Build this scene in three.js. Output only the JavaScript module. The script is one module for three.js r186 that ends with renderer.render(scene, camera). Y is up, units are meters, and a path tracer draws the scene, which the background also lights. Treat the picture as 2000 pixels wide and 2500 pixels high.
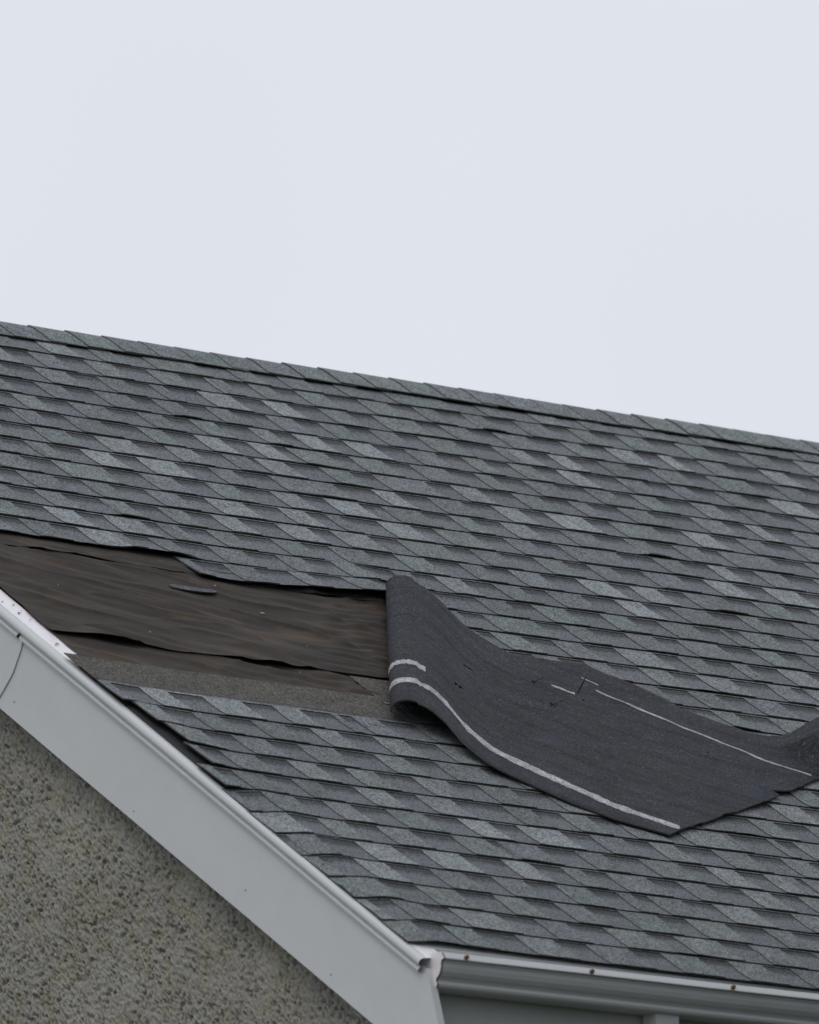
import * as THREE from 'three';

// ---------------------------------------------------------------- camera, sky, sun, exposure
const EYE = 1.6;                                   // eye height above the lawn
const F = 28459, PITCH = 0.186811, YAW = 0.645506, ALPHA = 0.559407;   // lens (in photo pixels), tilt, house turn, roof slope
const scene = new THREE.Scene();
const camera = new THREE.PerspectiveCamera(2 * Math.atan(1250 / F) * 180 / Math.PI, 819 / 1024, 0.5, 4000);
camera.position.set(0, EYE, 0);
camera.rotation.set(PITCH, 0, 0);
camera.focus = 34.0; camera.userData.fStop = 6.7;

const renderer = new THREE.WebGLRenderer({ antialias: true });
renderer.setSize(819, 1024);
renderer.toneMapping = THREE.LinearToneMapping;
renderer.toneMappingExposure = 1.0;
renderer.shadowMap.enabled = true;

{ // even overcast sky, a little brighter overhead, with the faint tone of low cloud
  const W = 1024, H = 512, d = new Float32Array(W * H * 4);
  const hs = (x, y, z) => { let q = (Math.imul(x, 374761393) + Math.imul(y, 668265263) + Math.imul(z, 974634777)) | 0; q = Math.imul(q ^ (q >>> 13), 1274126177); return ((q ^ (q >>> 16)) >>> 0) / 4294967296; };
  const vn = (x, y, z, p) => { const a = Math.floor(x), b = Math.floor(y), u = x - a, v = y - b, U = u * u * (3 - 2 * u), V = v * v * (3 - 2 * v), w = (q) => ((q % p) + p) % p; const A = hs(w(a), b, z), B = hs(w(a + 1), b, z), C = hs(w(a), b + 1, z), D = hs(w(a + 1), b + 1, z); return A + (B - A) * U + (C - A) * V + (A - B - C + D) * U * V; };
  for (let j = 0; j < H; j++) for (let i = 0; i < W; i++) {
    const el = Math.sin(((j + 0.5) / H - 0.5) * Math.PI), up = Math.max(0, el), x = i / W, y = j / H;
    const cl = 0.55 * vn(x * 120, y * 90, 1, 120) + 0.3 * vn(x * 260, y * 190, 2, 260) + 0.15 * vn(x * 30, y * 30, 3, 30);
    const L = (1 + 0.35 * up) * (0.965 + 0.07 * cl), o = (j * W + i) * 4;
    d[o] = 0.690 * L; d[o + 1] = 0.720 * L; d[o + 2] = 0.782 * L; d[o + 3] = 1;
  }
  const sky = new THREE.DataTexture(d, W, H, THREE.RGBAFormat, THREE.FloatType);
  sky.mapping = THREE.EquirectangularReflectionMapping; sky.magFilter = THREE.LinearFilter; sky.minFilter = THREE.LinearFilter;
  sky.colorSpace = THREE.LinearSRGBColorSpace; sky.needsUpdate = true;
  scene.background = sky; scene.environment = sky;
}
const sun = new THREE.DirectionalLight(0xfff6ea, 0.5);
sun.position.set(-14, 40, -12); sun.target.position.set(1, 6, -32);
sun.castShadow = true; sun.shadow.radius = 45; sun.shadow.mapSize.set(2048, 2048);
{ const c = sun.shadow.camera; c.left = -14; c.right = 14; c.top = 14; c.bottom = -14; c.near = 1; c.far = 90; }
scene.add(sun, sun.target);

// ---------------------------------------------------------------- helpers
let seed = 20240611;
const rnd = () => { seed = (seed * 1664525 + 1013904223) >>> 0; return seed / 4294967296; };
const hash = (x, y, z = 0) => { let h = (Math.imul(x, 374761393) + Math.imul(y, 668265263) + Math.imul(z, 974634777)) | 0; h = Math.imul(h ^ (h >>> 13), 1274126177); h ^= h >>> 16; return (h >>> 0) / 4294967296; };
const sm = (t) => t * t * (3 - 2 * t);
function noise(x, y, z = 0, px = 0, py = 0) {       // value noise, optionally periodic
  const i = Math.floor(x), j = Math.floor(y), u = sm(x - i), v = sm(y - j);
  const wr = (a, p) => p ? ((a % p) + p) % p : a;
  const i0 = wr(i, px), i1 = wr(i + 1, px), j0 = wr(j, py), j1 = wr(j + 1, py);
  const a = hash(i0, j0, z), b = hash(i1, j0, z), c = hash(i0, j1, z), d = hash(i1, j1, z);
  return a + (b - a) * u + (c - a) * v + (a - b - c + d) * u * v;
}
const fbm = (x, y, z = 0, n = 4) => { let s = 0, a = 0.5, t = 0; for (let o = 0; o < n; o++) { s += a * noise(x, y, z + o * 17); t += a; x *= 2.03; y *= 2.03; a *= 0.5; } return s / t; };
const clamp = (x, a = 0, b = 1) => Math.min(b, Math.max(a, x));
const step = (a, b, x) => sm(clamp((x - a) / (b - a)));
const lerp = (a, b, t) => a + (b - a) * t;
function table(pts, x) {                              // piecewise linear look-up, pts = [[x, y], ...]
  if (x <= pts[0][0]) return pts[0][1];
  for (let i = 1; i < pts.length; i++) if (x <= pts[i][0]) return lerp(pts[i - 1][1], pts[i][1], (x - pts[i - 1][0]) / (pts[i][0] - pts[i - 1][0]));
  return pts[pts.length - 1][1];
}
const toS = (l) => 255 * (l <= 0.0031308 ? 12.92 * l : 1.055 * Math.pow(l, 1 / 2.4) - 0.055);
function tex(w, h, fn, srgb = true, repeat = true) {  // fn(i, j) -> linear rgb or a grey level
  const d = new Uint8Array(w * h * 4);
  for (let j = 0; j < h; j++) for (let i = 0; i < w; i++) {
    const c = fn(i, j), o = (j * w + i) * 4;
    for (let q = 0; q < 3; q++) { const v = clamp(c.length ? c[q] : c); d[o + q] = srgb ? toS(v) : 255 * v; }
    d[o + 3] = 255;
  }
  const t = new THREE.DataTexture(d, w, h);
  t.magFilter = THREE.LinearFilter; t.minFilter = THREE.LinearMipmapLinearFilter; t.generateMipmaps = true;
  t.wrapS = t.wrapT = repeat ? THREE.RepeatWrapping : THREE.ClampToEdgeWrapping;
  if (srgb) t.colorSpace = THREE.SRGBColorSpace;
  t.needsUpdate = true; return t;
}
class GB {                                            // geometry builder: quads and grids in several material slots
  constructor() { this.p = []; this.c = []; this.t = []; this.ix = []; }
  vert(p, uv, c) { this.p.push(p[0], p[1], p[2]); this.t.push(uv[0], uv[1]); this.c.push(c[0], c[1], c[2]); return this.p.length / 3 - 1; }
  grid(nu, nv, fn, slot = 0, flip = false, skip = null) {          // fn(u, v) -> { p, uv, c }
    const ids = [], ix = this.ix[slot] ??= [];
    for (let j = 0; j <= nv; j++) for (let i = 0; i <= nu; i++) { const r = fn(i / nu, j / nv); ids.push(this.vert(r.p, r.uv ?? [0, 0], r.c ?? [1, 1, 1])); }
    for (let j = 0; j < nv; j++) for (let i = 0; i < nu; i++) {
      if (skip && skip(i, j)) continue;
      const a = ids[j * (nu + 1) + i], b = ids[j * (nu + 1) + i + 1], c = ids[(j + 1) * (nu + 1) + i], d = ids[(j + 1) * (nu + 1) + i + 1];
      if (flip) ix.push(a, c, b, b, c, d); else ix.push(a, b, c, b, d, c);
    }
  }
  mesh(name, mats, parent) {
    const g = new THREE.BufferGeometry();
    g.setAttribute('position', new THREE.Float32BufferAttribute(this.p, 3));
    g.setAttribute('uv', new THREE.Float32BufferAttribute(this.t, 2));
    g.setAttribute('color', new THREE.Float32BufferAttribute(this.c, 3));
    let all = [], n = 0;
    this.ix.forEach((l, s) => { if (l) { for (const q of l) all.push(q); g.addGroup(n, l.length, s); n += l.length; } });
    g.setIndex(all); g.computeVertexNormals();
    return add(name, g, Array.isArray(mats) ? mats : mats, parent);
  }
}
function add(name, geo, mat, parent = scene) {
  const m = new THREE.Mesh(geo, mat); m.name = name; m.castShadow = m.receiveShadow = true; parent.add(m); return m;
}
const group = (name, parent) => { const g = new THREE.Group(); g.name = name; parent.add(g); return g; };
const std = (o) => new THREE.MeshStandardMaterial({ roughness: 0.9, side: THREE.DoubleSide, ...o });
const matte = (o) => new THREE.MeshPhysicalMaterial({ roughness: 0.95, specularIntensity: 0.3, side: THREE.DoubleSide, ...o });   // sanded, gritty surfaces
function ribbon(b, pts, x0, x1, n, put, c = [1, 1, 1], slot = 0) {   // a profile [[a, b], ...] swept from x0 to x1
  for (let i = 1; i < pts.length; i++) {
    const A = pts[i - 1], B = pts[i];
    b.grid(n, 1, (u, v) => { const x = lerp(x0, x1, u), a = lerp(A[0], B[0], v), h = lerp(A[1], B[1], v); return { p: put(x, a, h), uv: [x, (i + v) * 0.02], c }; }, slot);
  }
}

// ---------------------------------------------------------------- materials
const GR = 1024, GM = 1.2;                            // granule sheet: pixels, metres
function granule(i, j, z) {                           // one ceramic granule of about 2.5 mm: grey, green grey, blue grey or violet grey
  const a = hash(i >> 1, j >> 1, z), b = hash(i, j, z + 5), c = hash(Math.floor((i + 1) / 3), Math.floor((j + 2) / 3), z + 9);
  const e = hash(Math.floor((i + j * 0.3) / 4), Math.floor((j + 3) / 3), z + 13);
  let l = 0.50 * (0.10 + 0.38 * a + 0.18 * b + 0.56 * c + 0.60 * e);
  if (c > 0.93) l *= 1.45; else if (c < 0.08) l *= 0.4;
  const h = hash(i >> 1, j >> 1, z + 31);
  const tint = h < 0.33 ? [0.92, 1.04, 1.0] : h < 0.66 ? [1.02, 0.97, 1.05] : [0.98, 1.0, 1.03];
  return [l * tint[0], l * tint[1], l * tint[2]];
}
const granTex = tex(GR, GR, (i, j) => {
  const g = granule(i, j, 3), n = 0.86 + 0.28 * noise(i / 26, j / 26, 7, 40, 40) * 1.0;
  return [g[0] * n, g[1] * n, g[2] * n];
});
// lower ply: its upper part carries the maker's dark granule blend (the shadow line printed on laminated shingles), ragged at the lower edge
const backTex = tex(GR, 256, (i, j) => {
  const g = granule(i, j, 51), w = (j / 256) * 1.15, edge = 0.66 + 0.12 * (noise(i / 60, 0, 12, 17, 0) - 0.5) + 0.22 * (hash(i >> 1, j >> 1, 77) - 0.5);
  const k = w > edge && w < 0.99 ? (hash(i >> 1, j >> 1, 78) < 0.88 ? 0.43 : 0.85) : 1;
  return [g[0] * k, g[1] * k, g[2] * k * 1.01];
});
const bumpGr = tex(512, 512, (i, j) => hash(i >> 1, j >> 1, 91) * 0.7 + hash(i, j, 92) * 0.3, false);
const M = {};
M.tooth = matte({ map: granTex, vertexColors: true, roughness: 0.95, bumpMap: bumpGr, bumpScale: 0.0008 });
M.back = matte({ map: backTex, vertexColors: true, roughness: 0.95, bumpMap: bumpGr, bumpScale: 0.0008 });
M.edge = matte({ color: new THREE.Color().setRGB(0.078, 0.071, 0.070), roughness: 0.9 });
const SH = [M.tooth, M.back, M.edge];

M.felt = matte({ color: new THREE.Color().setRGB(0.182, 0.173, 0.162), vertexColors: true, roughness: 0.9, map: tex(1024, 1024, (i, j) => {
  const y = j / 1024, x = i / 1024;
  const n = noise(x * 6 + 2 * y, y * 22 + 4 * x + 2 * noise(x * 5, y * 9, 3, 5, 9), 21) * 0.62 + noise(x * 12 + 5 * y, y * 34 + 9 * x, 22) * 0.22 + fbm(x * 60, y * 110, 24, 2) * 0.16;
  const br = step(0.44, 0.80, n) * (0.15 + 0.75 * noise(x * 4, y * 6, 25, 4, 6)), g = 0.86 + 0.28 * hash(i, j, 26);
  const dk = 0.8 + 0.4 * fbm(x * 9, y * 20, 27, 3);
  return [g * (0.285 * dk + 0.25 * br), g * (0.265 * dk + 0.165 * br), g * (0.252 * dk + 0.10 * br)];
}) });
M.white = std({ color: new THREE.Color().setRGB(0.56, 0.58, 0.585), roughness: 0.45, map: tex(512, 512, (i, j) => {
  const n = 0.94 + 0.05 * fbm(i / 40, j / 40, 31, 3), d = noise(i / 3.1, j / 3.1, 33) > 0.965 ? 0.8 : 1;
  return [n * d, n * d, n * d];
}) });
M.flange = std({ color: new THREE.Color().setRGB(0.80, 0.77, 0.79), roughness: 0.4 });
M.stucco = matte({ roughness: 0.95, vertexColors: true });
M.rust = std({ color: new THREE.Color().setRGB(0.16, 0.085, 0.04), roughness: 0.8 });
M.nail = std({ color: new THREE.Color().setRGB(0.035, 0.022, 0.018), roughness: 0.6 });
M.seal = std({ roughness: 0.6, map: tex(512, 64, (i, j) => { const q = noise(i / 5, j / 4, 43), n = q > 0.78 ? 0.07 : (0.27 + 0.18 * hash(i >> 2, j >> 2, 42)) * (0.7 + 0.6 * noise(i / 22, j / 9, 44)); return [n, n * 0.98, n * 1.04]; }) });
M.under = matte({ roughness: 0.75, specularIntensity: 0.35, bumpMap: bumpGr, bumpScale: 0.0008, map: tex(1024, 1024, (i, j) => {
  const a = hash(i, j, 61), c = hash(Math.floor(i / 2), Math.floor(j / 2), 62), b = fbm(i / 70, j / 30, 63, 4), st = noise(i / 240, j / 7, 64), big = fbm(i / 200, j / 160, 68, 3);
  let l = 0.0265 + 0.013 * (a - 0.5) + 0.020 * (b - 0.5) + 0.010 * (st - 0.5) + 0.016 * (big - 0.5);
  const q = noise(i / 3.4, j / 3.0, 65), den = fbm(i / 60, j / 36, 66, 3);
  let gr = 0; if (q > 0.80 - 0.25 * (den - 0.4) && c > 0.35) { l += 0.05 + 0.05 * c; gr = 1; } else if (q < 0.14) l *= 0.2;      // sand grains and pits
  const w = gr ? 0.1 : noise(i / 90, j / 40, 67);
  return [l * (0.85 + 0.22 * w), l * 0.97, l * (1.34 - 0.36 * w)];
}) });
M.deck = matte({ color: new THREE.Color().setRGB(0.37, 0.38, 0.375), map: granTex });
M.dash = matte({ color: new THREE.Color().setRGB(0.36, 0.345, 0.30), map: tex(512, 512, (i, j) => { const n = 0.62 + 0.25 * fbm(i / 9, j / 9, 211, 3) + 0.2 * fbm(i / 70, j / 70, 212, 2); return [n, n, n]; }), bumpMap: tex(512, 512, (i, j) => fbm(i / 7, j / 7, 213, 3), false), bumpScale: 0.006 });
M.ground = std({ color: new THREE.Color().setRGB(0.06, 0.066, 0.042), roughness: 1, map: tex(256, 256, (i, j) => { const n = 0.6 + 0.5 * fbm(i / 12, j / 12, 71, 4); return [n, n, n * 0.9]; }) });
M.gapShade = matte({ color: new THREE.Color().setRGB(0.04, 0.04, 0.042), roughness: 0.8 });   // underlay strip at the rake; the shade of the gap is put into its colour
M.litter = std({ vertexColors: true, roughness: 0.9 });

// ---------------------------------------------------------------- ground
{
  const g = new THREE.PlaneGeometry(3000, 3000); g.rotateX(-Math.PI / 2);
  const uv = g.attributes.uv; for (let i = 0; i < uv.count; i++) uv.setXY(i, uv.getX(i) * 1500, uv.getY(i) * 1500);
  const m = add('ground', g, M.ground); m.userData = { kind: 'structure', label: 'mown grass lawn around the house', category: 'ground' };
}

// ---------------------------------------------------------------- the house: origin on the lawn below the corner where rake and eave meet
// house axes: x along the eave, y up, z out over the gutter; roof axes: x = s along the eave, y = h off the slope, z = -v (v runs up the slope)
const H0 = 4.719795 + EYE;
const house = group('house', scene);
house.position.set(-0.03658, 0, -30.859277); house.rotation.y = YAW;
house.userData = { label: 'pale stucco house with a storm damaged grey shingle roof', category: 'house' };
const roof = group('roof', house); roof.position.set(0, H0, 0); roof.rotation.x = ALPHA;
roof.userData = { label: 'grey asphalt shingle roof with a torn patch of bare felt' };
const sA = Math.sin(ALPHA), cA = Math.cos(ALPHA);
const RIDGE = 4.65, E = 0.143, ST = 0.93;            // ridge and course height along the slope, slot height in courses

// slots between the tabs, in millimetres along each course (left, right, left, right ...)
const SLOTS = {
  0: [1398,1501,1609,1697,1783,1901,2095,2222,2315,2416,2521,2632,2717,2825,3054,3183,3275,3393],
  1: [1306,1403,1502,1610,1714,1842,1960,2064,2136,2232,2312,2411,2523,2655,2770,2871,2958,3065,3149,3270,3388,3492,3576,3682,3794,3922,4043,4181,4299,4405],
  2: [1215,1339,1461,1576,1676,1770,1824,1952,2077,2196,2292,2415,2523,2626,2791,2886,2995,3099,3233,3367,3447,3545,3659,3759,3815,3920,4023,4170,4272,4387],
  3: [1133,1263,1362,1480,1605,1697,1793,1897,1986,2126,2227,2326,2427,2524,2853,3006,3132,3225,3303,3422,3530,3630,3748,3858,4019,4129,4235,4344],
  4: [990,1092,1183,1302,1438,1551,1649,1749,1842,1971,2049,2137,2234,2332,2441,2569,2689,2793,2874,2975,3068,3168,3260,3403,3508,3609,3689,3800,3904,4004,4142,4246],
  5: [903,1009,1101,1202,1336,1471,1563,1680,1774,1879,1970,2022,2172,2266,2392,2499,2637,2751,2818,2939,3064,3183,3288,3369,3469,3606,3706,3803,3917,4022],
  6: [879,1004,1124,1226,1361,1485,1586,1696,1790,1818,1929,2064,2176,2266,2467,2566,2670,2806,2912,3026,3100,3220,3338,3508,3634,3729,3790,3911],
  7: [797,891,974,1091,1197,1296,1433,1561,1649,1785,2025,2173,2514,2635,2736,2841,2987,3088,3262,3379,3487,3594,3690,3813],
  8: [792,905,1089,1220,1339,1460,1569,1700,1802,1900,2028,2119,2265,2376,2460,2572,2678,2805,2928,3055,3141,3244,3343,3423,3627,3768],
  9: [596,695,827,927,1024,1152,1270,1372,1509,1642,1739,1817,1873,2012,2137,2225,2368,2493,2596,2704,2928,3067,3176,3287,3358,3469,3575,3703],
  10: [577,675,769,904,996,1113,1208,1306,1402,1541,1660,1746,1883,1997,2169,2271,2379,2512,2623,2720,2815,2930,3071,3172,3289,3405,3538,3641],
  11: [509,623,731,833,961,1019,1098,1202,1298,1437,1544,1648,1780,1893,2008,2138,2228,2326,2443,2584,2704,2788,2891,2993,3151,3265,3379,3493],
  12: [372,454,558,656,816,905,990,1118,1245,1365,1462,1568,1653,1790,1859,1952,2049,2170,2273,2371,2504,2634,2740,2848,2988,3109,3189,3319],
  13: [968,1087,1195,1321,1388,1508,1852,2012,2124,2224,2349,2483,2585,2701,2838,2941,2957,3016,3141,3264],
  14: [1850,1945,2138,2245,2337,2482,2588,2680,2834,2968,3063,3150],
  15: [1827,1882,1999,2110,2221,2346,2491,2582,2679,2790,2850,2966,3080,3156],
  16: [2036,2132,2222,2342,2450,2559,2687,2828,2916,2967],
  17: [2311,2428,2533,2643,2772,2913],
  18: [2507,2633,2771,2871],
  21: [4,105,198,318,450,556,649,761,784,833,924,1052],
  22: [79,196,287,397,507,597,693,816,923,1038],
  23: [140,246,358,467,594,731,834,942,1103,1186,2257,2354],
  24: [41,116,236,345,439,541,641,773,890,1000,1113,1240,2058,2176],
  25: [7,71,177,271,360,483,592,696,818,996,1095,1193,1293,1392,1794,1937,1965,2032],
  26: [-1,83,193,291,379,503,633,750,853,954,1103,1208,1325,1417,1507,1643,1768,1889,1989,2066],
  27: [82,184,277,383,493,638,756,794,932,1064,1161,1287,1424,1525,1628,1729,1839,1867],
  28: [89,224,345,446,575,719,812,921,990,1078,1429,1552,1656,1756],
  29: [14,133,237,384,499,595,701,812,922,1024,1074,1129,1247,1359,1492,1636],
  30: [121,250,383,510,612,717,820,939,1068,1167,1303,1444,1537,1654],
  31: [5,78,184,272,427,559,666,793,937,1032,1184,1293,1403,1517],
  32: [58,166,262,406,532,643,789,899,1025,1128,1246,1346],
};
const BRIGHT = {0:[1555],6:[1259,2428,3765],7:[1147,1355,2220,2916,2695,3464],5:[1692,1911],2:[2008,2242,3568,3768,4259,4200],4:[2172,2418,3197,4085],9:[1447,1657,2039,3342],11:[682,930,2642,2834],10:[1349,1575,3233,3468],12:[695,2719],8:[1966],3:[3093,3247],21:[147,360],27:[0],28:[288,481,770],29:[177],26:[786,979]};   // the palest tabs
const JOINTS = { 10: [0.911], 12: [0.778], 5: [2.023], 7: [1.916], 2: [1.809, 2.807], 8: [3.069], 11: [3.061], 1: [3.081], 27: [0.801], 31: [0.97], 24: [1.834], 13: [2.95] };
const POP = [[10, 0.93, 0.010], [12, 0.80, 0.009], [5, 2.04, 0.006], [7, 1.93, 0.005], [2, 2.83, 0.005], [8, 3.09, 0.010], [11, 3.08, 0.008], [1, 3.10, 0.008], [27, 0.82, 0.006], [31, 0.99, 0.008], [24, 1.86, 0.007], [6, 2.05, 0.004], [3, 1.75, 0.006], [4, 2.02, 0.006], [16, 2.5, 0.008], [18, 2.4, 0.010], [18, 2.9, 0.007], [19, 2.7, 0.006]];
const DRIFT = [-0.4529, 0.8006, 0.2297, -0.3021, -0.3807, 0.0287, 0.0322, 0.0601, 0.0673, -0.0239];
function drift(s, k) {                               // the courses do not run dead straight
  s = clamp(s, 0.1, 4.2); const K = clamp(k, 0, 32) / 10, q = DRIFT;
  return clamp(q[0] + q[1] * s + q[2] * K + q[3] * s * s + q[4] * s * K + q[5] * K * K + q[6] * s ** 3 + q[7] * s * s * K + q[8] * s * K * K + q[9] * K ** 3, -0.22, 0.22);
}
const courseV = (s, k) => (31 - k) * E - E * drift(s, k) + 0.0022 * (noise(s * 3.1, k * 7.7, 101) - 0.5);
const wave = (s, v) => 0.0035 * (fbm(s * 1.6, v * 1.9, 102, 3) - 0.5);
function lift(s, k, w) {                             // how far a course stands off the one below
  const f = Math.pow(clamp(1 - w), 1.5);
  let h = f * 0.0020 * Math.pow(noise(s * 5, k * 3.3, 103), 2) + f * 0.0008 * noise(s * 23, k * 3.3, 104);
  for (const [pk, ps, a] of POP) if (pk === k) { const d = s - ps; h += 0.55 * a * f * (d > -0.02 ? Math.exp(-Math.pow(d / 0.08, 2)) : Math.exp(-Math.pow((d + 0.02) / 0.008, 2))); }
  const near = Math.exp(-Math.pow(Math.max(0, s + 0.02) / 0.12, 2));
  if (k >= 21 && k <= 25) h += [0.005, 0.010, 0.014, 0.010, 0.003][k - 21] * near;
  if (k >= 26) h += -0.009 * Math.exp(-Math.pow(Math.max(0, s + 0.03) / 0.06, 2)) + 0.004 * Math.exp(-Math.pow((s - 0.09) / 0.06, 2));
  if (k === 30 || k === 31) h += 0.006 * Math.exp(-Math.pow((w - 0.45) / 0.22, 2)) * noise(s * 2.3, k, 106);
  if (k === 13) h += 0.040 * Math.pow(clamp((s - 1.05) / 0.65), 1.3) * Math.pow(clamp(1 - w * 0.55), 1.2) * (s < 1.66 ? 1 : Math.exp(-Math.pow((s - 1.66) / 0.05, 2)));
  if (k === 13) h += 0.012 * f * Math.exp(-Math.pow((s - 0.93) / 0.05, 2)) * 0.5;
  if (k === 12) h += 0.010 * clamp((s - 0.70) / 0.2) * f * (s < 0.93 ? 1 : Math.exp(-Math.pow((s - 0.93) / 0.06, 2))) + 0.030 * Math.pow(clamp((s - 1.2) / 0.5), 1.5) * 0.5 * (s < 1.66 ? 1 : Math.exp(-Math.pow((s - 1.66) / 0.06, 2))) * clamp(1 - 0.6 * w);
  return h;
}
function slotsOf(k) {
  const L = (SLOTS[k] ?? []), out = [];
  for (let i = 0; i < L.length; i += 2) out.push([L[i] / 1000, L[i + 1] / 1000]);
  const all = []; let x = -0.06 - 0.2 * hash(k + 50, 3, 5), n = 0;
  const next = () => out.find((q) => q[0] > x - 0.001) ?? [99, 99];
  while (x < 6.2) {
    const q = next(), sw = 0.085 + 0.055 * hash(k + 50, n, 7), tw = 0.085 + 0.06 * hash(k + 50, n, 8);
    if (q[0] - x < tw + sw + 0.07) { if (q[0] > 90) break; all.push(q); x = q[1]; } else { all.push([x + tw, x + tw + sw]); x += tw + sw; }
    n++;
  }
  return all;
}
const TONES = [[0.332, 0.368, 0.360], [0.330, 0.340, 0.354], [0.348, 0.376, 0.362], [0.316, 0.334, 0.340], [0.346, 0.364, 0.372], [0.296, 0.312, 0.316]];
const LIGHT = [[0.485, 0.518, 0.520], [0.445, 0.47, 0.472], [0.49, 0.518, 0.516]];
function tone(k, s) {
  for (const b of BRIGHT[k] ?? []) if (Math.abs(b / 1000 - s) < 0.055) return LIGHT[Math.floor(hash(k + 50, Math.floor(s * 40), 12) * 3)];
  const r = hash(k + 50, Math.floor(s * 40), 11);
  if (r > 0.90) return LIGHT[1].map((q) => q * 0.9);
  return TONES[Math.floor(r / 0.90 * 6) % 6];
}
const HEADLAP = [0.200, 0.186, 0.162], BACKTONE = [0.322, 0.332, 0.344];
const BASE = -0.0088;
let shingles = 0;
function makeShingle(k, s0, s1, slots, wTop = 1.12, head = false) {
  const b = new GB(), uo = hash(k + 50, Math.round(s0 * 100), 21);
  const under = (s, w) => BASE + 0.0048 * Math.pow(clamp(1 - w), 1.7) + (w > 1 && !head ? -0.03 * (w - 1) : 0) + lift(s, k, w);
  const pt = (s, w, th) => { const v = courseV(s, k) + w * E; return [s, under(s, w) + th + wave(s, v), -v]; };
  const T0 = 0.0043, T1 = 0.0015, jag = (s) => (k === 12 || k === 13 ? 0.05 : 0.018) * (noise(s * 60, k * 5, 105) - 0.5) + (k === 13 && s < 1.7 ? 0.05 * (noise(s * 14, 3, 107) - 0.5) : 0);
  const bw = (s, w) => (w <= 0 ? jag(s) : w);
  const L0 = clamp(s0 < 0.0 ? 0 : 1);
  const patch = (sl, sr, w0, w1, th, c, slot, nw) => {
    const len = sr(w0) - sl(w0), nu = Math.max(1, Math.ceil(len / 0.05));
    b.grid(nu, nw, (u, q) => { const w = lerp(w0, w1, q), s = lerp(sl(w), sr(w), u), ww = bw(s, w), p = pt(s, ww, th); return { p, uv: slot === 1 ? [s / GM + uo, ww / 1.15] : [s / GM + uo, -p[2] / GM + uo * 3], c }; }, slot);
  };
  const wall = (sf, w0, w1, ta, tb, nw) => b.grid(1, nw, (u, q) => { const w = lerp(w0, w1, q), s = sf(w); return { p: pt(s, bw(s, w), lerp(ta, tb, u)) }; }, 2);
  const front = (sl, sr, w, ta, tb) => { const nu = Math.max(1, Math.ceil((sr - sl) / 0.04)); b.grid(nu, 1, (u, q) => { const s = lerp(sl, sr, u); return { p: pt(s, bw(s, w), lerp(ta, tb, q)) }; }, 2); };
  const K = (x) => () => x;
  // lower ply, visible in the slots
  const vis = slots.filter((q) => q[1] > s0 + 0.004 && q[0] < s1 - 0.004).map((q) => [Math.max(q[0], s0), Math.min(q[1], s1), q[0] < s0, q[1] > s1]);
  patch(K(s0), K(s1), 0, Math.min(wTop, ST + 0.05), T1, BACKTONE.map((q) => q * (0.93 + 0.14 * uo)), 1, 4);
  front(s0, s1, 0, 0, T1);
  wall(K(s0), 0, wTop, 0, T1, 5); wall(K(s1), 0, wTop, 0, T1, 5);
  // upper ply: tabs
  const ed = [];
  let x = s0, xd = 0;
  for (const q of vis) { ed.push([x, q[0], xd, q[2] ? 0 : 1]); x = q[1]; xd = q[3] ? 0 : 1; }
  ed.push([x, s1, xd, 0]);
  const top = Math.min(wTop, head ? 1.0 : wTop);
  for (const [a, c, da, dc] of ed) {
    if (c - a < 0.003) continue;
    const j1 = 0.007 + 0.007 * hash(Math.round(a * 1000), k + 50, 31), j2 = 0.004 * (hash(Math.round(c * 1000), k + 50, 32) - 0.3);
    const foot = (w) => 0.0095 * Math.pow(clamp(1 - w / 0.5), 2);      // the cuts flare towards the butt edge
    const sl = (w) => a - da * (j1 * (1 - clamp(w / ST)) - foot(w)), sr = (w) => c + dc * (j2 * (1 - clamp(w / ST)) + foot(w));
    const col = tone(k, (a + c) / 2).map((q) => q * (0.94 + 0.12 * hash(Math.round(a * 1000), k + 50, 33)));
    patch(sl, sr, 0, Math.min(ST, top), T0, col, 0, 4);
    if (top > ST) patch(K(a), K(c), ST, top, T0, col, 0, 1);
    front(sl(0), sr(0), 0, T1 - 0.0001, T0);
    wall(sl, 0, top, T1 - 0.0002, T0, 5); wall(sr, 0, top, T1 - 0.0002, T0, 5);
  }
  if (top > ST) for (const q of vis) {
    const col = tone(k, q[0] - 0.03);
    patch(K(q[0]), K(q[1]), ST, top, T0, col, 0, 1);
    front(q[0], q[1], ST, T1 - 0.0002, T0);
  }
  if (head) {                                         // bare headlap of a shingle whose upper neighbour has gone
    const ha = (u) => 0.006 * (noise(u * 40, k, 108) - 0.5);
    b.grid(Math.ceil((s1 - s0) / 0.05), 8, (u, q) => {
      const s = lerp(s0, s1, u), w = lerp(0.998, wTop, q), p = pt(s, w, q < 0.01 ? T0 : T0 - 0.0022);
      return { p: [p[0], p[1], p[2] - (q > 0.99 ? ha(s) : 0)], uv: [s / GM + uo, -p[2] / GM], c: HEADLAP };
    }, 0);
    b.grid(Math.ceil((s1 - s0) / 0.03), 3, (u, q) => {   // bead of black self-seal bitumen just above the tabs
      const s = lerp(s0, s1, u), w = lerp(1.03, 1.15 + 0.03 * noise(s * 30, 4, 110), q), p = pt(s, w, T0 - 0.0022 + 0.0016 * Math.sin(Math.PI * (0.05 + 0.9 * q)));
      return { p, uv: [s / GM + uo, -p[2] / GM], c: [0.16, 0.15, 0.17] };
    }, 0);
    front(s0, s1, wTop, 0, T0 - 0.0022);
    wall(K(s0), 0.998, wTop, 0, T0 - 0.0022, 5);
  }
  shingles++;
  return b.mesh('shingle', SH, roof);
}
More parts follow.
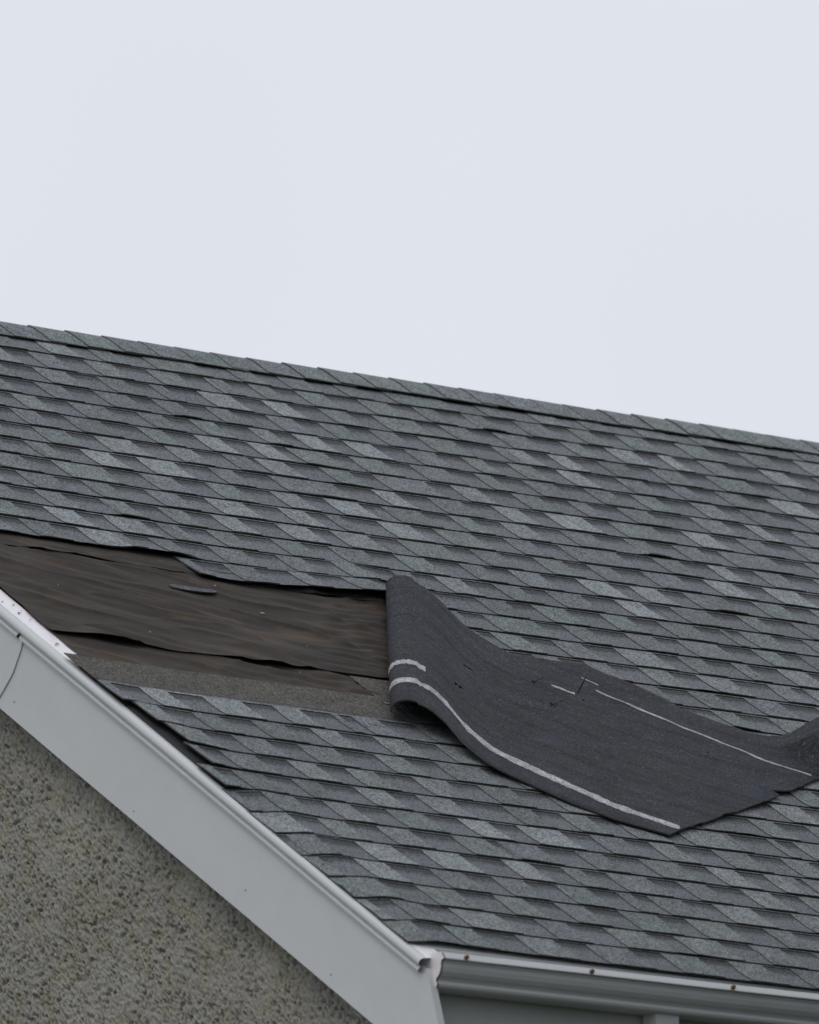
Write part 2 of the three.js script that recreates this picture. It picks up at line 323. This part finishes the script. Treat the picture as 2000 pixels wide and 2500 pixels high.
const foldS = (v) => 1.70 + (v - 2.72) * 0.618;       // where the loose sheet is still nailed down
for (let k = -1; k <= 32; k++) {
  const v = (31 - k) * E, end = 1.36 + (v + 0.143) * 0.69 + 1.35;
  let start = -0.026 - 0.008 * hash(k + 50, 1, 41);
  if (k === 22) start = 0.0; if (k === 23) start = 0.018; if (k === 24) start = 0.012;
  if (k === 13) start = 0.925; else if (k > 13 && k < 20) start = foldS(v + 0.07) + 0.10; else if (k === 20) start = 1.042;
  const cuts = [...(JOINTS[k] ?? [])], base = cuts[0] ?? (0.35 + 0.98 * hash(k + 50, 2, 42));
  for (let j = 1; j < 7; j++) for (const x of [base - j, base + j]) if (!cuts.some((q) => Math.abs(q - x) < 0.4)) cuts.push(x);
  const xs = [start, ...cuts.filter((x) => x > start + 0.12 && x < end - 0.1).sort((a, b) => a - b), end], sl = slotsOf(k);
  for (let i = 1; i < xs.length; i++) makeShingle(k, xs[i - 1] + (i > 1 ? 0.0009 : 0), xs[i] - 0.0009, sl, k === -1 ? 0.42 : (k === 21 && xs[i - 1] < 1.0) || (k === 20 && i === 1) ? 2.33 : 1.12, (k === 21 && xs[i - 1] < 1.0) || (k === 20 && i === 1));
}
console.log('shingles', shingles);

// ridge caps
const backDir = [-Math.sin(2 * ALPHA), -Math.cos(2 * ALPHA)];
for (let i = -11; i < 34; i++) {
  const s0 = 1.553 + 0.13782 * i, b = new GB(), len = 0.20, uo = hash(i + 90, 1, 43), col = TONES[Math.floor(uo * 5)].map((q) => q * (1.0 + 0.1 * hash(i + 90, 2, 44)));
  const wob = 0.005 * (noise(s0 * 2.2, 1, 109) - 0.5), cut = 0.008 * (hash(i + 90, 3, 45) - 0.5);
  const pt = (u, q, th) => {                          // q: -1 front edge, 0 crest, 1 rear edge
    const s = s0 + u * len, r = 0.03, a = Math.abs(q) * 0.135, lf = 0.0042 * (1 - u) + 0.0003 + th, rz = Math.max(0, a - r), arc = Math.min(a, r) / r;
    const t0 = [0, 1], dirF = [0, 1], dirB = backDir;    // (h, z) directions down the two slopes
    const dir = q < 0 ? dirF : dirB, mid = [(dirF[0] + dirB[0]), (dirF[1] + dirB[1])];
    const sag = -0.006 * (1 - Math.min(1, a / 0.06)) ** 2;
    const nrm = q < 0 ? [1, 0] : [Math.cos(2 * ALPHA), -Math.sin(2 * ALPHA)], up = [cA, -sA], m = sm(clamp(a / 0.05));
    const nn = [lerp(up[0], nrm[0], m), lerp(up[1], nrm[1], m)];
    return [s + 0.004 * Math.abs(q), wob + dir[0] * a + nn[0] * (lf + sag), -RIDGE + dir[1] * (a + (q < -0.99 ? cut : 0)) + nn[1] * (lf + sag)];
  };
  b.grid(2, 16, (u, q) => { const p = pt(u, q * 2 - 1, 0.003); return { p, uv: [p[0] / GM + uo, q * 0.27 / GM + uo], c: col }; }, 0);
  b.grid(16, 1, (q, u) => ({ p: pt(0, q * 2 - 1, lerp(-0.001, 0.003, u)) }), 2);
  b.grid(2, 1, (u, t) => ({ p: pt(u, -1, lerp(-0.001, 0.003, t)) }), 2);
  b.grid(2, 1, (u, t) => ({ p: pt(u, 1, lerp(-0.001, 0.003, t)) }), 2);
  b.mesh('ridge_cap', SH, roof);
}

// underlay felt: three lapped runs
function felt(v0f, v1, s0, s1, h, edgeLift, zz, amp = 1) {
  const b = new GB(), nu = 190, nv = Math.ceil((v1 - v0f(0.5)) / 0.006);
  const surf = (s, t) => {
    const va = v0f(s), v = lerp(va, v1, t), d = v - va;
    const ph = v * 15 + s * 2.2 + 2.2 * fbm(s * 2.1, v * 3, zz, 2);
    const am = amp * (0.25 + 0.75 * step(s0, s0 + 0.12, s)) * (1 - 0.9 * step(2.60, 2.72, v)) * (1 - 0.95 * step(-0.03, 0.03, s - foldS(v))) * (0.1 + 0.9 * step(1.70, 1.80, v));
    const wr = Math.pow(noise(s * 3.6 + v * 2.8, v * 15 + s * 4.0 + 2.2 * noise(s * 3, v * 5, zz + 6), zz + 1), 1.6);
    const r1 = Math.pow(1 - Math.abs(2 * noise(s * 2.6 + v * 1.6, v * 12 + s * 4.5 + 1.6 * noise(s * 4, v * 6, zz + 7), zz + 8) - 1), 4), r2 = Math.pow(1 - Math.abs(2 * noise(s * 4.2 - v * 2, v * 10 - s * 7, zz + 9) - 1), 6);
    let y = h + am * (0.0100 * r1 + 0.0070 * r2 * noise(s * 2, v * 2, zz + 10) + 0.0100 * wr + 0.0055 * Math.sin(ph) * noise(s * 2, v * 3, zz + 2) + 0.0075 * (noise(s * 6 + v * 6, v * 30 + s * 9, zz + 3) - 0.5) - 0.003);
    y += am * 0.0034 * Math.exp(-Math.pow((s - foldS(v) + 0.1) / 0.16, 2)) * Math.sin(v * 130 + 6 * noise(s * 9, v * 4, zz + 5));
    y += edgeLift(s) * Math.exp(-d / 0.020);
    const L = Math.max(s, s0);
    if (amp > 0.5) y -= 0.003 * Math.max(step(2.66, 2.78, v), step(-0.02, 0.05, s - foldS(v)), step(1.74, 1.68, v));
    return [L + (s <= s0 + 0.001 && amp > 0.5 ? 0.014 * (noise(v * 14, 1, zz + 4) - 0.5) : 0), y, -v];
  };
  b.grid(nu, nv, (u, t) => { const s = lerp(s0, s1, u), p = surf(s, t); return { p, uv: [p[0] / 1.1 + zz * 0.13, -p[2] / 1.1], c: [1, 1, 1] }; }, 0);
  b.grid(nu, 1, (u, t) => { const p = surf(lerp(s0, s1, u), 0); return { p: [p[0], p[1] - 0.0015 * t, p[2]], uv: [p[0] / 1.1, 0.3], c: [1, 1, 1] }; }, 0);
  return b.mesh(amp < 0.5 ? 'rake_shade_strip' : 'felt_sheet', amp < 0.5 ? M.gapShade : M.felt, roof);
}
const seamLow = (s) => table([[0.0, 1.952], [0.089, 1.942], [0.271, 1.930], [0.528, 1.926], [0.71, 1.905], [0.92, 1.908], [1.08, 1.903], [2.5, 1.9]], s) + 0.006 * (noise(s * 11, 1, 120) - 0.5);
const seamUp = (s) => table([[0.0, 2.648], [0.264, 2.633], [0.59, 2.614], [0.9, 2.589], [2.5, 2.50]], s) + 0.006 * (noise(s * 9, 1, 121) - 0.5);
felt(() => 0.75, 1.705, -0.018, 0.25, -0.0152, () => 0, 128, 0.1);  // dark run under the rake shingles, standing for shade in the gap
felt(() => 1.50, 2.05, 0.040, 1.9, -0.0150, () => 0, 130);
felt(seamLow, 2.75, 0.046, 2.0, -0.0128, (s) => 0.0025 + 0.010 * Math.exp(-Math.pow((s - 0.2) / 0.22, 2)) + 0.004 * noise(s * 9, 2, 122), 140);
felt(seamUp, 3.05, 0.050, 2.1, -0.0108, (s) => 0.0012 + 0.005 * Math.pow(noise(s * 8, 3, 123), 2), 150);
{ // boarding below the felt and the far slope
  const b = new GB();
  const quad = (a, c, d, e) => b.grid(1, 1, (u, v) => ({ p: [0, 1, 2].map((q) => lerp(lerp(a[q], c[q], u), lerp(d[q], e[q], u), v)), uv: [u * 8.9 / GM, v * 4.8 / GM], c: [1, 1, 1] }), 0);
  const y = -0.034;
  quad([0.0, y, 0.13], [8.9, y, 0.13], [0.0, y, -RIDGE + 0.012], [8.9, y, -RIDGE + 0.012]);
  const bk = (d) => [-0.034 + backDir[0] * d, -RIDGE + backDir[1] * d];
  quad([0.0, bk(0)[0], bk(0)[1]], [8.9, bk(0)[0], bk(0)[1]], [0.0, bk(4.8)[0], bk(4.8)[1]], [8.9, bk(4.8)[0], bk(4.8)[1]]);
  b.mesh('roof_deck', M.deck, roof);
}

// ---------------------------------------------------------------- rake: metal edge trim and fascia
const rake = group('rake_fascia', house); rake.position.set(0, H0, 0); rake.rotation.x = ALPHA;
rake.userData = { label: 'white metal fascia and drip edge along the gable rake' };
const put = (v, s, h) => [s, h, -v];
{
  const b = new GB(), wobble = (v, s, h) => [s + 0.0012 * (noise(v * 3, 1, 160) - 0.5), h + 0.0015 * (noise(v * 2.5, 2, 161) - 0.5), -v];
  ribbon(b, [[-0.020, -0.0173], [-0.031, -0.0165], [-0.038, -0.0185], [-0.0425, -0.0235], [-0.044, -0.030], [-0.0425, -0.036], [-0.038, -0.040], [-0.034, -0.042]], -0.207, 4.7, 60, wobble);
  b.mesh('drip_edge', M.white, rake);
  const f = new GB(); ribbon(f, [[0.052, -0.0178], [-0.0195, -0.0172]], -0.20, 4.7, 60, wobble); f.mesh('flange', M.flange, rake);
  for (const [v0, v1] of [[-0.205, 1.985], [2.0, 4.7]]) { const c = new GB(); ribbon(c, [[-0.033, -0.0415], [-0.031, -0.046], [-0.034, -0.0485], [-0.0365, -0.052], [-0.0355, -0.057], [-0.030, -0.060], [-0.0205, -0.0605]], v0, v1, 40, wobble); c.mesh('bead_trim', M.white, rake); }
  // fascia cover panels
  const panel = (v0, v1, s, cut0) => {
    const p = new GB(), hT = -0.040, hB = -0.270;
    const at = (u, t) => { const h = lerp(hT, hB, t), va = cut0(h), v = lerp(va, v1, u); return [s + 0.0016 * (fbm(v * 3.2, h * 9, 162, 2) - 0.5) * 2 * Math.min(1, t * 5), h, -v]; };
    p.grid(90, 10, (u, t) => { const q = at(u, t); return { p: q, uv: [q[2] * 1.5, q[1] * 1.5], c: [1, 1, 1] }; }, 0);
    p.grid(90, 1, (u, t) => { const q = at(u, 1); return { p: [lerp(q[0], 0.055, t), q[1] - 0.001 * t, q[2]], uv: [q[2], t * 0.05] }; }, 0);
    p.grid(1, 10, (t, q) => { const a = at(0, q); return { p: [lerp(a[0], a[0] + 0.022, t), a[1], a[2]], uv: [t * 0.02, a[1]] }; }, 0);
    return p.mesh('fascia_panel', M.white, rake);
  };
  panel(0, 2.06, -0.0205, (h) => -0.212 - 1.19 * Math.max(0, -h - 0.035));
  panel(0, 4.7, -0.0248, (h) => table([[-0.27, 2.012], [-0.24, 2.0], [-0.16, 1.978], [-0.09, 1.976], [-0.052, 1.982], [-0.04, 1.984]], h));
  // fixing nails on the fascia
  const nailG = new THREE.SphereGeometry(0.0020, 8, 6); nailG.scale(0.6, 1, 1);
  for (const [v, h] of [[1.93, -0.225], [1.235, -0.245], [0.64, -0.21], [0.16, -0.238]]) { const m = add('nail', nailG, M.nail, rake); m.position.set(-0.022, h, -v); }
}

// ---------------------------------------------------------------- stucco gable wall
{
  const b = new GB(), X = 0.06;
  const rough = (a, c) => {
    const w = 0.35 * (a + c * 0.5), n1 = noise(a * 185 + c * 50, c * 120 - a * 36, 170), n2 = noise(a * 105 + c * 30, c * 75, 171), n3 = fbm(a * 9, c * 9, 172, 2);
    const r = Math.abs(n1 - 0.5) * 2, pit = step(0.60, 0.88, noise(a * 150 + c * 46, c * 92 - a * 30, 173)) * step(0.15, 0.5, noise(a * 17, c * 17, 174));
    const fine = noise(a * 260 + c * 60, c * 170 - a * 50, 177);
    return 0.0060 * n2 + 0.0075 * (1 - r) + 0.0035 * n3 + 0.0022 * fine - 0.013 * pit;
  };
  const NU = 1040, NV = 440;
  b.grid(NU, NV, (u, t) => {
    const v = lerp(0.0, 2.75, u), dep = lerp(0.20, 1.42, t), y = v * sA - dep, z = -v * cA;
    const n = fbm(z * 5, y * 5, 175, 3), d = rough(z, y), q = 0.80 + 0.30 * n;
    const g = [0.318 * q, 0.307 * q, 0.275 * q], st = step(0.55, 0.75, noise(z * 18, y * 18, 176)) * 0.25;
    return { p: [X - d, H0 + y, z], uv: [z, y], c: [g[0] * (1 - 0.1 * st), g[1] * (1 - 0.15 * st), g[2] * (1 - 0.5 * st)] };
  }, 0);
  const flat = [0.30, 0.285, 0.24], Q = (v, dep) => [X - 0.001, H0 + v * sA - dep, -v * cA];
  // the rest of the gable, down to the lawn
  const sheet = (fa) => b.grid(1, 1, (u, t) => { const p = fa(u); const y = t ? 0 : p[1]; return { p: [p[0], y, p[2]], uv: [p[2], y], c: flat }; }, 1);
  sheet((u) => Q(lerp(0.0, 2.75, u), 1.42)); sheet((u) => Q(lerp(2.75, RIDGE, u), 0.2));
  sheet((u) => { const p = Q(lerp(RIDGE, 0.0, u), 0.2); return [p[0], p[1], -2 * RIDGE * cA - p[2]]; });
  b.mesh('gable_wall', [M.stucco, M.dash], house);
  const w = new GB(), zf = -0.001, zb = -2 * RIDGE * cA + 0.001;
  const wall = (x0, z0, x1, z1, top) => w.grid(1, 1, (u, t) => { const x = lerp(x0, x1, u), z = lerp(z0, z1, u), y = t * (H0 - top); return { p: [x, y, z], uv: [x + z, y], c: flat }; }, 0);
  wall(X, zf, 8.8, zf, 0.33); wall(8.8, zb, X, zb, 0.33);
  for (const [a, c] of [[0, RIDGE], [RIDGE, 0]]) w.grid(1, 1, (u, t) => { const v = lerp(a, c, u), z = a ? -2 * RIDGE * cA + v * cA : -v * cA, y = t ? 0 : H0 + v * sA - 0.2; return { p: [8.8, y, z], uv: [z, y], c: flat }; }, 0);
  w.mesh('outer_wall', M.dash, house);
}

// ---------------------------------------------------------------- eave: fascia board, soffit, gutter, downspout
{
  const e = group('eave', house); e.position.set(0, H0, 0);
  const b = new GB(), P = (x, z, y) => [x, y, z];
  ribbon(b, [[0.098, -0.10], [0.098, -0.335], [0.070, -0.335]], 0.012, 8.85, 10, P); b.mesh('eave_fascia', M.white, e);
  const s = new GB(); ribbon(s, [[0.085, -0.325], [-0.02, -0.325]], 0.03, 8.85, 10, P); s.mesh('soffit', M.white, e);
  const f = new GB(); ribbon(f, [[0.06, -0.057], [0.100, -0.0825], [0.0985, -0.099]], 0.01, 8.85, 10, P); f.mesh('eave_flashing', M.white, e);
}
const gutter = group('gutter', house); gutter.position.set(0, H0, 0);
gutter.userData = { label: 'white metal gutter with rusty screws along the lip' };
{
  const G = [[0.103, -0.108], [0.103, -0.203], [0.176, -0.204], [0.184, -0.1985], [0.1865, -0.192], [0.183, -0.187], [0.180, -0.183], [0.184, -0.177], [0.193, -0.170], [0.200, -0.160], [0.2035, -0.148], [0.203, -0.138], [0.206, -0.1300], [0.2125, -0.1285], [0.2160, -0.1270], [0.2145, -0.1235], [0.2050, -0.1095], [0.2010, -0.1085]];
  const b = new GB(), P = (x, z, y) => [x, y + 0.0012 * (noise(x * 2.2, 1, 180) - 0.5), z];
  ribbon(b, G, 0.0, 8.9, 60, P);
  ribbon(b, G.map(([z, y], i) => [z + (i < 2 ? 0.0008 : -0.0008), y + (i > 1 && i < 4 ? 0.0008 : 0)]), 0.0, 8.9, 60, P);
  b.mesh('trough', M.white, gutter);
  const sh = new THREE.Shape(); G.forEach(([z, y], i) => (i ? sh.lineTo(z, y) : sh.moveTo(z, y)));
  const cap = new THREE.ExtrudeGeometry(sh, { depth: 0.003, bevelEnabled: false }); cap.rotateY(-Math.PI / 2);
  add('end_cap', cap, M.flange, gutter);
  const rim = new GB(); ribbon(rim, G.slice(1, 17).map(([z, y]) => [z + 0.0016, y - 0.0012]), -0.004, 0.003, 2, (x, z, y) => [x, y, z]); rim.mesh('end_rim', std({ color: new THREE.Color().setRGB(0.24, 0.20, 0.16) }), gutter);
  const sc = new THREE.CylinderGeometry(0.0062, 0.0066, 0.008, 6); sc.rotateX(Math.PI / 2);
  for (const x of [0.072, 0.495, 0.98, 1.62]) { const m = add('screw', sc, M.rust, gutter); m.position.set(x, -0.119, 0.2185); }
  const d = new THREE.BoxGeometry(0.078, 4, 0.058); const ds = add('downspout', d, M.white, gutter); ds.position.set(0.79, -2.19, 0.142);
}

// ---------------------------------------------------------------- tall spruces added out of view to shade the eave and the lower courses
const houseToWorld = (x, z) => [house.position.x + x * Math.cos(YAW) + z * Math.sin(YAW), house.position.z - x * Math.sin(YAW) + z * Math.cos(YAW)];
M.bark = std({ color: new THREE.Color().setRGB(0.06, 0.045, 0.035) });
M.needle = std({ vertexColors: true, roughness: 0.8 });
function spruce(x, z, H, R0, label) {
  const t = group('added_spruce', scene), [wx, wz] = houseToWorld(x, z); t.position.set(wx, 0, wz);
  t.userData = { label, category: 'tree', group: 'unseen spruces added to shade the eave' };
  const tr = new THREE.CylinderGeometry(0.03, 0.24, H, 10); tr.translate(0, H / 2, 0); add('trunk', tr, M.bark, t);
  const b = new GB();
  for (let i = 0; i < 5600; i++) {
    const f = Math.pow(rnd(), 1.35), y = 0.7 + f * (H - 0.8), rr = R0 * (1 - f) * (0.75 + 0.25 * Math.sin(y * 5 + 3 * rnd())) + 0.12, r = rr * Math.sqrt(0.1 + 0.9 * rnd()), a = rnd() * 6.283, L = 0.34 + 0.2 * rnd(), dr = 0.25 + 0.3 * rnd();
    const ca = Math.cos(a), sa = Math.sin(a), g = 0.7 + 0.6 * rnd(), w = 0.07 + 0.06 * rnd();
    b.grid(1, 1, (u, v) => { const q = r + (u - 0.5) * L, k = (v - 0.5) * w * (1.3 - u); return { p: [ca * q - sa * k, y - dr * (u - 0.5) * L + 0.04 * v, sa * q + ca * k], c: [0.030 * g, 0.055 * g, 0.028 * g] }; }, 0);
  }
  b.mesh('crown', M.needle, t);
}
[[1.5, 4.4, 15.5, 2.3, 'added unseen spruce shading the rake corner of the house'], [4.1, 4.3, 16.6, 2.5, 'tallest and broadest spruce of the added shading row'], [6.6, 4.4, 14.4, 2.1, 'shortest and narrowest spruce of the added shading row'], [9.3, 4.4, 15.6, 2.4, 'spruce at the end of the added shading row past the far gable']].forEach((q) => spruce(...q));

// ---------------------------------------------------------------- the loose sheet of shingles, peeled back and lying upside down
const flap = group('peeled_shingle_sheet', scene);
flap.userData = { label: 'dark sheet of torn shingles folded over upside down on the roof', category: 'shingle sheet' };
const FO = [1.5, 0, -1.9];
{
  const q = new THREE.Quaternion().setFromEuler(new THREE.Euler(0, YAW, 0)).multiply(new THREE.Quaternion().setFromEuler(new THREE.Euler(ALPHA, 0, 0)));
  flap.quaternion.copy(q);
  flap.position.set(...FO).applyQuaternion(q).add(new THREE.Vector3(-0.03658, H0, -30.859277));
}
const D = [0.526, 0.851], MM = [0.851, -0.526];       // fold axis and the direction the sheet was thrown, in (s, v)
const PROF = [[0.11, 0.004], [0.06, 0.004], [0.028, 0.005], [0.010, 0.010], [0.0015, 0.020], [0.0, 0.032], [0.004, 0.047], [0.016, 0.061], [0.035, 0.070], [0.058, 0.0735], [0.085, 0.073], [0.118, 0.066], [0.155, 0.0535], [0.20, 0.0395], [0.25, 0.0270], [0.31, 0.0175], [0.40, 0.0115], [0.55, 0.0095], [0.8, 0.009], [1.0, 0.009], [2.0, 0.009]];
const LOW = [[0, 1.846], [0.05, 1.826], [0.125, 1.812], [0.159, 1.796], [0.213, 1.714], [0.302, 1.642], [0.427, 1.602], [0.547, 1.556], [0.668, 1.535], [0.827, 1.545], [1.6, 1.62]];
const UPP = [[0, 3.09], [0.03, 3.075], [0.16, 3.0], [0.235, 2.915], [0.326, 2.86], [0.389, 2.82], [0.44, 2.865], [0.62, 2.965], [0.773, 2.93], [0.945, 2.83], [1.03, 2.815], [1.117, 2.812], [1.33, 2.90], [1.6, 2.98]];
const profC = new THREE.CatmullRomCurve3(PROF.map(([m, h]) => new THREE.Vector3(m, h, 0)), false, 'centripetal');
const profPts = profC.getSpacedPoints(420), profLen = profC.getLength();
const tauOf = (M0) => { for (let i = 150; i < 421; i++) if (profPts[i].x >= M0 && profPts[i].y < 0.08 && i > 60) return i / 420; return 1; };
const crest = (() => { let k = 0; profPts.forEach((p, i) => { if (p.x < 0.3 && p.y > profPts[k].y) k = i; }); return k / 420; })();
const tauAt = (M0) => { for (let i = Math.round(crest * 420) - 30; i < 421; i++) if (profPts[i].x >= M0) return i / 420; return 1; };
function flapPoint(tau, lam, off = 0) {
  const i = clamp(tau) * 420, a = Math.min(419, Math.floor(i)), A = profPts[a], B = profPts[a + 1], f = i - a;
  const m = lerp(A.x, B.x, f), h0 = lerp(A.y, B.y, f), tx = B.x - A.x, ty = B.y - A.y, l = Math.hypot(tx, ty);
  const mm = i < crest * 420 ? Math.min(m, 0.02) : m;
  const bl = table(LOW, mm), bu = table(UPP, mm), rag = 0.004 * (noise(m * 30, 1, 190) - 0.5) * (1 - lam) * 0.4 + 0.014 * (noise(m * 22, 2, 191) - 0.5) * lam * lam;
  const tuck = i < crest * 420 ? 0.30 * step(0.016, 0.005, h0) * (1 - lam) : 0;   // the part still nailed down ends higher up the slope
  const bb = lerp(bl, bu, lam) + rag + tuck;
  let h = h0 + 0.003 * (fbm(m * 3, bb * 3, 192, 2) - 0.5) * (m > 0.2 ? 1 : 0.3);
  const cq = (bb - table(LOW, mm)) / 0.143, cf = cq - Math.floor(cq);                     // the courses stuck together in the sheet show as faint steps
  if (m > 0.1 && i > crest * 420) h += 0.0016 * (cf < 0.12 ? cf / 0.12 : 1 - (cf - 0.12) / 0.88) + 0.0007 * (noise(m * 60, bb * 60, 197) - 0.5);
  const tip = clamp((m - 0.7) / 0.3) * step(2.0, 1.5, bb); h += 0.004 * tip;
  const nx = -ty / l, ny = tx / l;                     // outward (the side that was nailed down, now facing the sky)
  let M1 = m + nx * off, H1 = h + ny * off;
  const Mc = 1.17 + 0.9 * clamp(2.76 - bb, 0, 1), r = 0.13;                             // the far corner curls up and over
  if (m > Mc && i > crest * 420) { const t0 = (m - Mc) / r, th = Math.min(0.72, t0), ex = (t0 - th) * r; M1 = Mc + (r - off) * Math.sin(th) + ex * Math.cos(th); H1 = h + off + (r - off) * (1 - Math.cos(th)) + ex * Math.sin(th); }
  return [D[0] * bb + MM[0] * M1 - FO[0], H1, -(D[1] * bb + MM[1] * M1) - FO[2]];
}
const tauEnd = (lam) => tauAt(-0.035 * Math.exp(-Math.pow((lam - 0.575) / 0.012, 2)) + 0.827 + 0.655 * lam + 0.16 * step(0.72, 1, lam) + 0.010 * (noise(lam * 14, 3, 193) - 0.5) * (lam > 0.02 ? 1 : 0)) ;
{
  const b = new GB(), NU = 200, NV = 120, TH = 0.0045;
  const HOLES = [[0.205, 2.245], [0.245, 2.49], [0.60, 2.60], [0.98, 2.47]];   // where nails tore through
  const skip = (i, j) => { const l = (j + 0.5) / NV, t = (i + 0.5) / NU * tauEnd(l), m = profPts[Math.round(t * 420)].x; if (t < crest) return false; const bb = lerp(table(LOW, m), table(UPP, m), l); return HOLES.some(([hm, hb], n) => Math.abs(m - hm) < (n < 2 ? 0.016 : 0.005) && Math.abs(bb - hb) < 0.0075); };
  const at = (u, l, o) => flapPoint(u * tauEnd(l), l, o);
  b.grid(NU, NV, (u, l) => ({ p: at(u, l, 0), uv: [u * 1.5, l * 1.2], c: [1, 1, 1] }), 0, false, skip);
  b.grid(NU, NV, (u, l) => ({ p: at(u, l, -TH), uv: [u * 1.5, l * 1.2], c: TONES[1] }), 1, true, skip);
  for (const l of [0, 1]) b.grid(NU, 1, (u, o) => ({ p: at(u, l, -TH * o) }), 2);
  b.grid(1, NV, (o, l) => ({ p: at(1, l, -TH * o) }), 2);
  b.mesh('underside', [M.under, M.tooth, M.edge], flap);
  // strips of sealant and pale release tape that came away with the sheet
  const strip = (name, path, wide, n = 60, th = 0.0012) => {      // path(t) -> [M, b], wide in metres
    const g = new GB();
    const P = (t, side, up) => { const [m, bb, tt] = path(t), tau = tt ?? tauAt(m), mm = Math.max(m, 0), lam = (bb + side * wide * 0.5 - table(LOW, mm)) / (table(UPP, mm) - table(LOW, mm)); return flapPoint(tau, lam, up); };
    const w = (t) => 1.05 - 0.45 * noise(t * 23, wide * 1000, 195) - 0.25 * noise(t * 90, wide * 1000, 196);
    g.grid(n, 1, (t, s) => ({ p: P(t, (s * 2 - 1) * w(t), th), uv: [t * 3, s * 0.6] }), 0);
    for (const sd of [-1, 1]) g.grid(n, 1, (t, s) => ({ p: P(t, sd * w(t), th * s), uv: [t * 3, 0] }), 0);
    return g.mesh(name, M.seal, flap);
  };
  const c0 = crest - 0.05, c1 = tauAt(0.86);
  const back = (tau) => { const i = tau * 420, a = Math.min(419, Math.floor(i)); return profPts[a].x; };
  strip('sealant_strip', (t) => { const tau = lerp(c0, c1, t), m = back(tau); return [m, table(LOW, m) + table([[0, 0.185], [0.1, 0.195], [0.3, 0.155], [0.55, 0.145], [0.86, 0.085]], m), tau]; }, 0.062, 120);
  strip('sealant_strip', (t) => { const tau = lerp(crest - 0.05, crest + 0.012, t), m = back(tau); return [m, table(LOW, m) + 0.365, tau]; }, 0.058, 30);
  strip('tape_edge', (t) => { const m = lerp(0.641, 1.30, t); return [m, table([[0.641, 2.739], [0.828, 2.676], [1.027, 2.609], [1.175, 2.572], [1.302, 2.57]], m)]; }, 0.018, 60);
  strip('tape_edge', (t) => { const m = lerp(0.505, 0.575, t); return [m, lerp(2.65, 2.63, t)]; }, 0.022, 12);
  strip('tape_edge', (t) => { const m = lerp(0.60, 0.655, t); return [m, lerp(2.82, 2.80, t)]; }, 0.010, 12);
  // roofing nails pulled through with the sheet
  const nail = (m, bb, dir, len) => {
    const lam = (bb - table(LOW, m)) / (table(UPP, m) - table(LOW, m)), p = flapPoint(tauAt(m), lam, 0.001), v = new THREE.Vector3(...dir).normalize();
    const g = new THREE.CylinderGeometry(0.0018, 0.0024, len, 8); g.translate(0, len / 2, 0);
    const n = add('nail', g, M.nail, flap); n.position.set(...p); n.quaternion.setFromUnitVectors(new THREE.Vector3(0, 1, 0), v);
    const hd = new THREE.CylinderGeometry(0.0045, 0.005, 0.0016, 12); const hm = add('nail_head', hd, M.nail, n);
  };
  nail(0.588, 2.655, [0.12, 1, 0.05], 0.052);
  nail(0.447, 2.62, [0.75, 0.22, -0.25], 0.05);
  nail(0.50, 2.45, [0.75, 0.16, -0.30], 0.06);
}

// a loose scrap of shingle and windblown litter on the felt
const putOnRoof = (o) => { o.quaternion.copy(flap.quaternion); };
const roofWorld = (s, h, v) => new THREE.Vector3(s, h, -v).applyQuaternion(flap.quaternion).add(new THREE.Vector3(-0.03658, H0, -30.859277));
{
  const b = new GB(), c = [0.22, 0.22, 0.23];
  const pt = (u, t, y) => { const wd = 0.016 * Math.pow(Math.sin(Math.PI * clamp(u * 0.92 + 0.06)), 0.35); return [(u - 0.5) * 0.155, y + 0.004 * u * u + 0.003, (t - 0.5) * 2 * wd + 0.010 * (u - 0.5) + 0.003 * noise(u * 9, t, 200)]; };
  b.grid(14, 3, (u, t) => ({ p: pt(u, t, 0.0035), uv: [u * 0.13, t * 0.03], c }), 0);
  for (const t of [0, 1]) b.grid(14, 1, (u, y) => ({ p: pt(u, t, 0.0035 * y) }), 2);
  for (const u of [0, 1]) b.grid(3, 1, (t, y) => ({ p: pt(u, t, 0.0035 * y) }), 2);
  const m = b.mesh('shingle_scrap', SH, scene); putOnRoof(m); m.position.copy(roofWorld(0.834, -0.0125, 2.455));
  m.userData = { label: 'narrow grey torn strip of shingle lying on the bare felt', category: 'shingle scrap' };
}
{
  const b = new GB(), bits = [];
  const addBit = (s, h, v, r, col) => bits.push([s, h, v, r, col]);
  for (let i = 0; i < 26; i++) { const v = 1.72 + 1.0 * rnd(), s = 0.09 + rnd() * (foldS(v) - 0.2); addBit(s, v > 2.6 ? -0.0115 : v > 1.93 ? -0.0125 : -0.0145, v, 0.0018 + 0.0026 * rnd(), rnd() < 0.55 ? [0.34, 0.31, 0.22] : [0.05, 0.035, 0.025]); }
  for (let i = 0; i < 12; i++) addBit(-0.012 + 0.045 * rnd(), -0.0165, 1.72 + 0.75 * rnd(), 0.002 + 0.003 * rnd(), rnd() < 0.4 ? [0.3, 0.25, 0.15] : [0.05, 0.03, 0.02]);
  for (const [s, h, v, r, q] of bits) {
    const a = rnd() * 6.28, k = 0.5 + rnd();
    b.grid(4, 2, (u, t) => { const x = (u - 0.5) * 2 * r * k * 1.6, z = (t - 0.5) * 2 * r * Math.sin(Math.PI * (0.1 + 0.8 * u)); return { p: [s + x * Math.cos(a) - z * Math.sin(a), h + 0.0012 + 0.6 * r * Math.sin(Math.PI * u) * (1 - Math.abs(t - 0.5)), -v + x * Math.sin(a) + z * Math.cos(a)], c: q }; }, 0);
  }
  const m = b.mesh('leaf_litter', M.litter, scene); putOnRoof(m); m.position.copy(roofWorld(0, 0, 0));
  m.userData = { kind: 'stuff', label: 'specks of dry leaf and grit scattered on the bare felt', category: 'litter' };
}

renderer.render(scene, camera);
